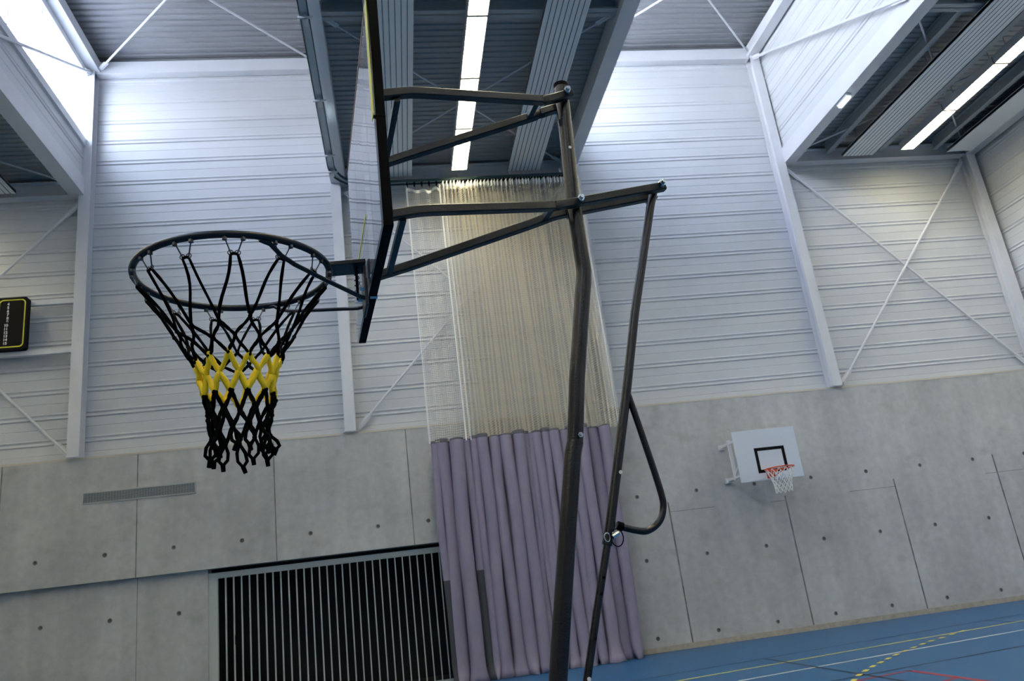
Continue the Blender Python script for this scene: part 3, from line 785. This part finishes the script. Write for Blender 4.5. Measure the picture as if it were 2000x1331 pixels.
# net clips and net
rr = random.Random(11)
n12 = 13
clips = []
for i in range(n12):
    a = 2*PI*(i+.887)/n12; da = .085
    b = MB()
    pa = Vector((RI*math.cos(a-da), RI*math.sin(a-da), ZR-.008)); pb = Vector((RI*math.cos(a+da), RI*math.sin(a+da), ZR-.008))
    rin = RI-.012
    q1 = Vector((rin*math.cos(a-.035), rin*math.sin(a-.035), ZR-.040)); q2 = Vector((rin*math.cos(a+.035), rin*math.sin(a+.035), ZR-.040))
    b.tube([pa, q1, q1+Vector((0, 0, -.006)), (q1+q2)/2+Vector((0, 0, -.002)), q2+Vector((0, 0, -.006)), q2, pb], .0017, 6)
    for q in (q1, q2):
        t = Vector((-math.sin(a), math.cos(a), 0))
        b.tube([q+t*(.006*math.cos(2*PI*k/10))+Vector((0, 0, .006*math.sin(2*PI*k/10))) for k in range(10)], .0014, 5, closed=True)
    for p in (pa, pb): b.tube([p+Vector((0, 0, .004)), p+Vector((0, 0, -.006))], .006, 6)
    b.build('net_hook', WIRE, rim)
    clips.append((a, q1+Vector((0, 0, -.004)), q2+Vector((0, 0, -.004))))
def strand(mb, a, q, r, sag=0, jit=.003, seg=7):
    a, q = Vector(a), Vector(q); d = q-a
    side = Vector((d.y, -d.x, 0)); side = side.normalized() if side.length > 1e-6 else Vector((1, 0, 0))
    j1, j2 = rr.uniform(-jit, jit), rr.uniform(-jit, jit)
    cen = Vector((0, 0, a.z)); pts = []; rs = []
    for k in range(seg+1):
        t = k/seg; p = a+d*t; w_ = math.sin(PI*t)
        p += side*(j1*w_+j2*math.sin(2*PI*t)); rad = Vector((p.x, p.y, 0))
        if rad.length > 1e-6: p += rad.normalized()*sag*w_
        pts.append(p); rs.append(r*(.85+.35*rr.random()) if 0 < k < seg else r*.9)
    mb.tube(pts, rs, 6)
def ring(z, R_, off, jr=.006, jz=.006, cx=0, cy_=0):
    out = []
    for i in range(n12):
        a = 2*PI*(i+.887+off)/n12+rr.uniform(-.04, .04)
        R1 = R_+rr.uniform(-jr, jr); out.append(Vector((cx+R1*math.cos(a), cy_+R1*math.sin(a), z+rr.uniform(-jz, jz))))
    return out
L1 = ring(ZR-.165, .140, .5, .004, .006); L2 = ring(ZR-.202, .118, 0, .005, .006, .002); L3 = ring(ZR-.238, .099, .5, .004, .006, .004)
Y1 = ring(ZR-.278, .088, 0, .004, .006, .005); Y2 = ring(ZR-.325, .080, .5, .005, .008, .006)
B1 = ring(ZR-.37, .075, 0, .006, .008, .006); B2 = ring(ZR-.415, .075, .5, .010, .008, .007)
up = MB()
for i in range(n12):
    a, q1, q2 = clips[i]
    strand(up, q1, L1[(i-1) % n12], .0036, -.006, .004, 8); strand(up, q2, L1[i], .0036, -.006, .004, 8)
    up.tube([q1, (q1+q2)/2+Vector((0, 0, .002)), q2], .0036, 6)
    strand(up, L1[i], L2[i], .0040); strand(up, L1[i], L2[(i+1) % n12], .0040)
    strand(up, L2[i], L3[(i-1) % n12], .0042); strand(up, L2[i], L3[i], .0042)
for Lx, r in ((L1, .0055), (L2, .0058), (L3, .0058)):
    for p in Lx: up.ball(p, r)
up.build('upper_net', NETB, hp, smooth='all', label='black cord upper net')
ye = MB()
for i in range(n12):
    strand(ye, L3[i]+Vector((0, 0, .004)), Y1[i], .0064); strand(ye, L3[i]+Vector((0, 0, .004)), Y1[(i+1) % n12], .0064)
    strand(ye, Y1[i], Y2[(i-1) % n12], .0068); strand(ye, Y1[i], Y2[i], .0068)
    ye.ball(Y1[i], .0068); ye.ball(L3[i]+Vector((0, 0, .006)), .006)
ye.build('yellow_net_band', NETY, hp, smooth='all', label='bright yellow middle band of the net')
lo_ = MB()
for i in range(n12):
    lo_.ball(Y2[i], .0075)
    strand(lo_, Y2[i], B1[i], .0050); strand(lo_, Y2[i], B1[(i+1) % n12], .0050)
    strand(lo_, B1[i], B2[(i-1) % n12], .0044); strand(lo_, B1[i], B2[i], .0044)
    lo_.ball(B1[i], .0062); lo_.ball(B2[i], .0062)
    # free loops with a knot
    p = B2[i]; e = p+Vector((rr.uniform(-.014, .014), rr.uniform(-.014, .014), -rr.uniform(.035, .062)))
    for s in (-1, 1):
        sd = Vector((rr.uniform(.006, .012)*s, rr.uniform(-.008, .008), 0))
        lo_.tube([p, p*.6+e*.4+sd, p*.25+e*.75+sd*1.1, e], [.004, .0046, .0044, .004], 6)
    tail = Vector((rr.uniform(-.008, .008), rr.uniform(-.008, .008), -.014))
    lo_.tube([e+Vector((0, 0, .004)), e, e+tail], [.005, .0066, .0058], 6)
lo_.build('lower_net', NETB, hp, smooth='all', label='black cord lower net with knotted ends')

# backboard: clear sheet, black frame behind
BU = .331; BW = .405; ZB0, ZB1 = 2.082, 2.69; LEAN = .009
def bp(a, z, u=0): return (BU+u+LEAN*(z-ZR), a, z)
def slab(mb, a0, a1, z0, z1, u0, u1, mi=0):
    vs = [bp(a, z, u) for u in (u0, u1) for z in (z0, z1) for a in (a0, a1)]
    mb.add(vs, [(0, 1, 3, 2), (4, 6, 7, 5), (0, 4, 5, 1), (2, 3, 7, 6), (0, 2, 6, 4), (1, 5, 7, 3)], mi)
b = MB(); slab(b, -BW, BW, ZB0, ZB1, 0, .004)
board = b.build('backboard', ACRYL, hp, label='clear acrylic board sheet seen nearly edge-on')
b = MB(); e = .0045; t = .022
slab(b, -BW, -BW+t, ZB0, ZB1, e, .027); slab(b, BW-t, BW, ZB0, ZB1, e, .027); slab(b, -BW+t, BW-t, ZB0, ZB0+t, e, .027); slab(b, -BW+t, BW-t, ZB1-t, ZB1, e, .027)
slab(b, -BW-.001, -BW+.012, 2.358, 2.362, -.001, .0275)
b.build('board_frame', BLACKST, hp, bevel=.002)
b = MB(); slab(b, -BW-.0012, -BW+.034, 2.366, ZB1-.004, -.0012, .0006); b.build('yellow_edge_line', BYEL, board)
b = MB(); slab(b, -BW, BW, ZB1-.004, ZB1+.0006, -.0012, .0046); b.build('edge_trim', PEACH, board)
b = MB(); slab(b, -.09, .235, 2.264, 2.273, -.001, .0002); b.build('yellow_board_line', BYEL, board)
b = MB(); slab(b, -.19-.02, -.19+.02, ZB0+.02, ZB1-.02, .006, .03); slab(b, .17, .21, ZB0+.02, ZB1-.02, .006, .03)
b.build('board_brace', BLACKST, hp)

# arms
sqr = lambda h: [(-h+.003, -h), (h-.003, -h), (h, -h+.003), (h, h-.003), (h-.003, h), (-h+.003, h), (-h, h-.003), (-h, -h+.003)]
def arm(pts, name='lever_arm', h=.0125):
    # round the bends
    P = [Vector(p) for p in pts]; Q = [P[0]]
    for i in range(1, len(P)-1):
        a, c_, d = P[i-1], P[i], P[i+1]; l = .03
        s = c_+(a-c_).normalized()*l; e_ = c_+(d-c_).normalized()*l
        for k in range(5): t = k/4; Q.append((1-t)**2*s+2*t*(1-t)*c_+t*t*e_)
    Q.append(P[-1]); b = MB(); b.sweep(Q, sqr(h)); return b.build(name, ARM, hp, smooth=True)
arm([(.362, -.185, 2.568), (.470, -.165, 2.600), (.862, -.06, 2.668), (.905, -.040, 2.683), (.985, -.036, 2.715)])
arm([(.362, .19, 2.565), (.480, .17, 2.602), (.885, .06, 2.692), (.925, .040, 2.700), (.985, .036, 2.718)])
arm([(.355, -.19, 2.212), (.465, -.165, 2.245), (.850, -.06, 2.315), (.900, -.040, 2.330), (.960, -.036, 2.345), (1.238, -.032, 2.400)])
arm([(.355, .19, 2.208), (.475, .165, 2.236), (.845, .06, 2.325), (.900, .040, 2.340), (.960, .036, 2.350), (1.238, .032, 2.404)])
for z, u_ in ((2.57, .428), (2.218, .415)):
    b = MB(); b.bar((u_, -.175, z), (u_+.0, .175, z+.0), .016, .016); b.build('arm_spreader', NAVY, hp)
for z, u_ in ((2.682, .872), (2.328, .870)):
    b = MB(); b.bar((u_, -.055, z), (u_, .06, z+.004), .016, .016); b.build('arm_spreader', NAVY, hp)
for u_, z in ((.966, 2.712), (.953, 2.346), (1.222, 2.400)):
    b = MB(); b.tube([(u_, -.062, z), (u_, .062, z)], .0055, 8); b.tube([(u_, -.060, z), (u_, -.049, z)], .011, 6); b.tube([(u_, .049, z), (u_, .060, z)], .011, 6)
    b.tube([(u_, -.070, z), (u_, -.050, z)], .0065, 6)
    b.build('pivot_bolt', CHROME, hp)
# pole
P = [(.972, 0, 2.765), (.962, 0, 2.56), (.951, 0, 2.36), (.950, 0, 2.22), (.950, 0, 2.165), (.949, 0, 2.14), (.943, 0, 2.105), (.933, 0, 2.065), (.912, 0, 1.97), (.879, 0, 1.823), (.846, 0, 1.645)]
b = MB(); b.tube(P, [.0215, .0215, .0215, .022, .022, .0222, .0225, .0225, .022, .022, .022], 24)
b.build('upper_pole', HAMMER, hp, smooth=True)
b = MB(); b.tube([(.847, 0, 1.650), (.836, 0, 1.62), (.788, 0, 1.408), (.735, 0, 1.17), (.715, 0, 1.079), (.52, 0, .16)], [.0228]*6, 24)
b.build('lower_pole', HAMMER, hp, smooth=True)
b = MB(); b.tube([(.9715, 0, 2.760), (.972, 0, 2.772)], .0225, 20); b.build('pole_cap', BLACKST, hp)
for u_, z, r in ((.853, 1.662, .0075), (.800, 1.46, .0)):
    if r: b = MB(); b.tube([(u_, -.034, z), (u_, -.02, z)], r, 6); b.tube([(u_, -.040, z), (u_, -.03, z)], r*.5, 8); b.build('pole_bolt', CHROME, hp)
b = MB(); b.tube([(.960, -.0225, 2.535), (.960, -.0205, 2.535)], .0045, 12); b.build('cap', STICK, hp)
# adjusting rod
b = MB(); b.tube([(1.222, 0, 2.412), (1.198, 0, 2.35), (1.085, 0, 2.011), (1.011, 0, 1.757), (.919, 0, 1.46), (.895, 0, 1.385)], .0128, 16); b.build('adjusting_rod', HAMMER, hp, smooth=True)
b = MB(); b.tube([(.897, 0, 1.392), (.836, 0, 1.216), (.787, 0, 1.068), (.60, 0, .50)], .0100, 14); b.tube([(.899, 0, 1.397), (.892, 0, 1.378)], .0138, 14)
b.tube([(.56, 0, .50), (.62, 0, .50)], .012, 8)
b.build('inner_rod', HAMMER, hp, smooth=True)
hpts = [Vector((1.018, 0, 1.782)), Vector((1.040, 0, 1.66)), Vector((1.066, 0, 1.50)), Vector((1.064, 0, 1.452)), Vector((1.045, 0, 1.420)), Vector((1.010, 0, 1.402)), Vector((.975, 0, 1.407)), Vector((.925, 0, 1.424))]
Q = []
for i in range(len(hpts)-1):   # Catmull-Rom smoothing
    p0, p1, p2, p3 = hpts[max(i-1, 0)], hpts[i], hpts[i+1], hpts[min(i+2, len(hpts)-1)]
    for k in range(6):
        t = k/6; Q.append(.5*((2*p1)+(-p0+p2)*t+(2*p0-5*p1+4*p2-p3)*t*t+(-p0+3*p1-3*p2+p3)*t**3))
Q.append(hpts[-1]); b = MB(); b.tube(Q, .0092, 12); b.build('handle', HAMMER, hp, smooth=True)
b = MB(); b.tube([(.942, 0, 1.418), (.928, 0, 1.424)], .0118, 12); b.build('handle_collar', BLACKST, hp)
b = MB(); b.tube([(.905, -.022, 1.402), (.905, .022, 1.402)], .0055, 10); b.tube([(.918, -.024, 1.404), (.900, -.024, 1.396)], .007, 8); b.build('lock_pin', CHROME, hp)
b = MB(); b.tube([(.912+.017*math.cos(2*PI*k/16), -.026, 1.392+.022*math.sin(2*PI*k/16)) for k in range(16)], .0016, 5, closed=True)
b.tube([(.888+.008*math.cos(2*PI*k/12), -.020, 1.396+.011*math.sin(2*PI*k/12)) for k in range(12)], .0016, 5, closed=True, mi=1); b.build('lock_ring', [BLACKST, CHROME], hp)
for u_, z in ((.956, 1.558), (.789, 1.073)):
    b = MB(); b.tube([(u_, -.0145, z), (u_, -.012, z)], .005, 12); b.build('cap', STICK, hp)
for u_, z in ((.866, 1.30), (.853, 1.262), (.82, 1.16)):
    b = MB(); b.tube([(u_, -.0115, z), (u_, -.0095, z)], .004, 8); b.build('hole', BLACKST, hp)
# base on the floor (below the frame edge)
b = MB()
P0 = rrect(.30, 1.15, -.36, .36, .12); P1 = rrect(.36, 1.09, -.30, .30, .12); n = len(P0)
b.add([(x, y, .012) for x, y in P0]+[(x, y, .13) for x, y in P0]+[(x, y, .18) for x, y in P1], [tuple(range(n-1, -1, -1)), tuple(range(2*n, 3*n))]+[(i, (i+1) % n, (i+1) % n+n, i+n) for i in range(n)]+[(i+n, (i+1) % n+n, (i+1) % n+2*n, i+2*n) for i in range(n)])
b.build('base_tank', PLAST, hp, bevel=.006)
for s in (-.28, .28):
    b = MB(); b.tube([(.30, s-.02, .045), (.30, s+.02, .045)], .045, 20); b.build('wheel', BLACKST, hp, smooth=True)
b = MB(); b.tube([(.60, 0, .50), (1.02, 0, .17)], .012, 10); b.tube([(.545, 0, .28), (.52, 0, .17)], .030, 14); b.build('base_strut', HAMMER, hp)
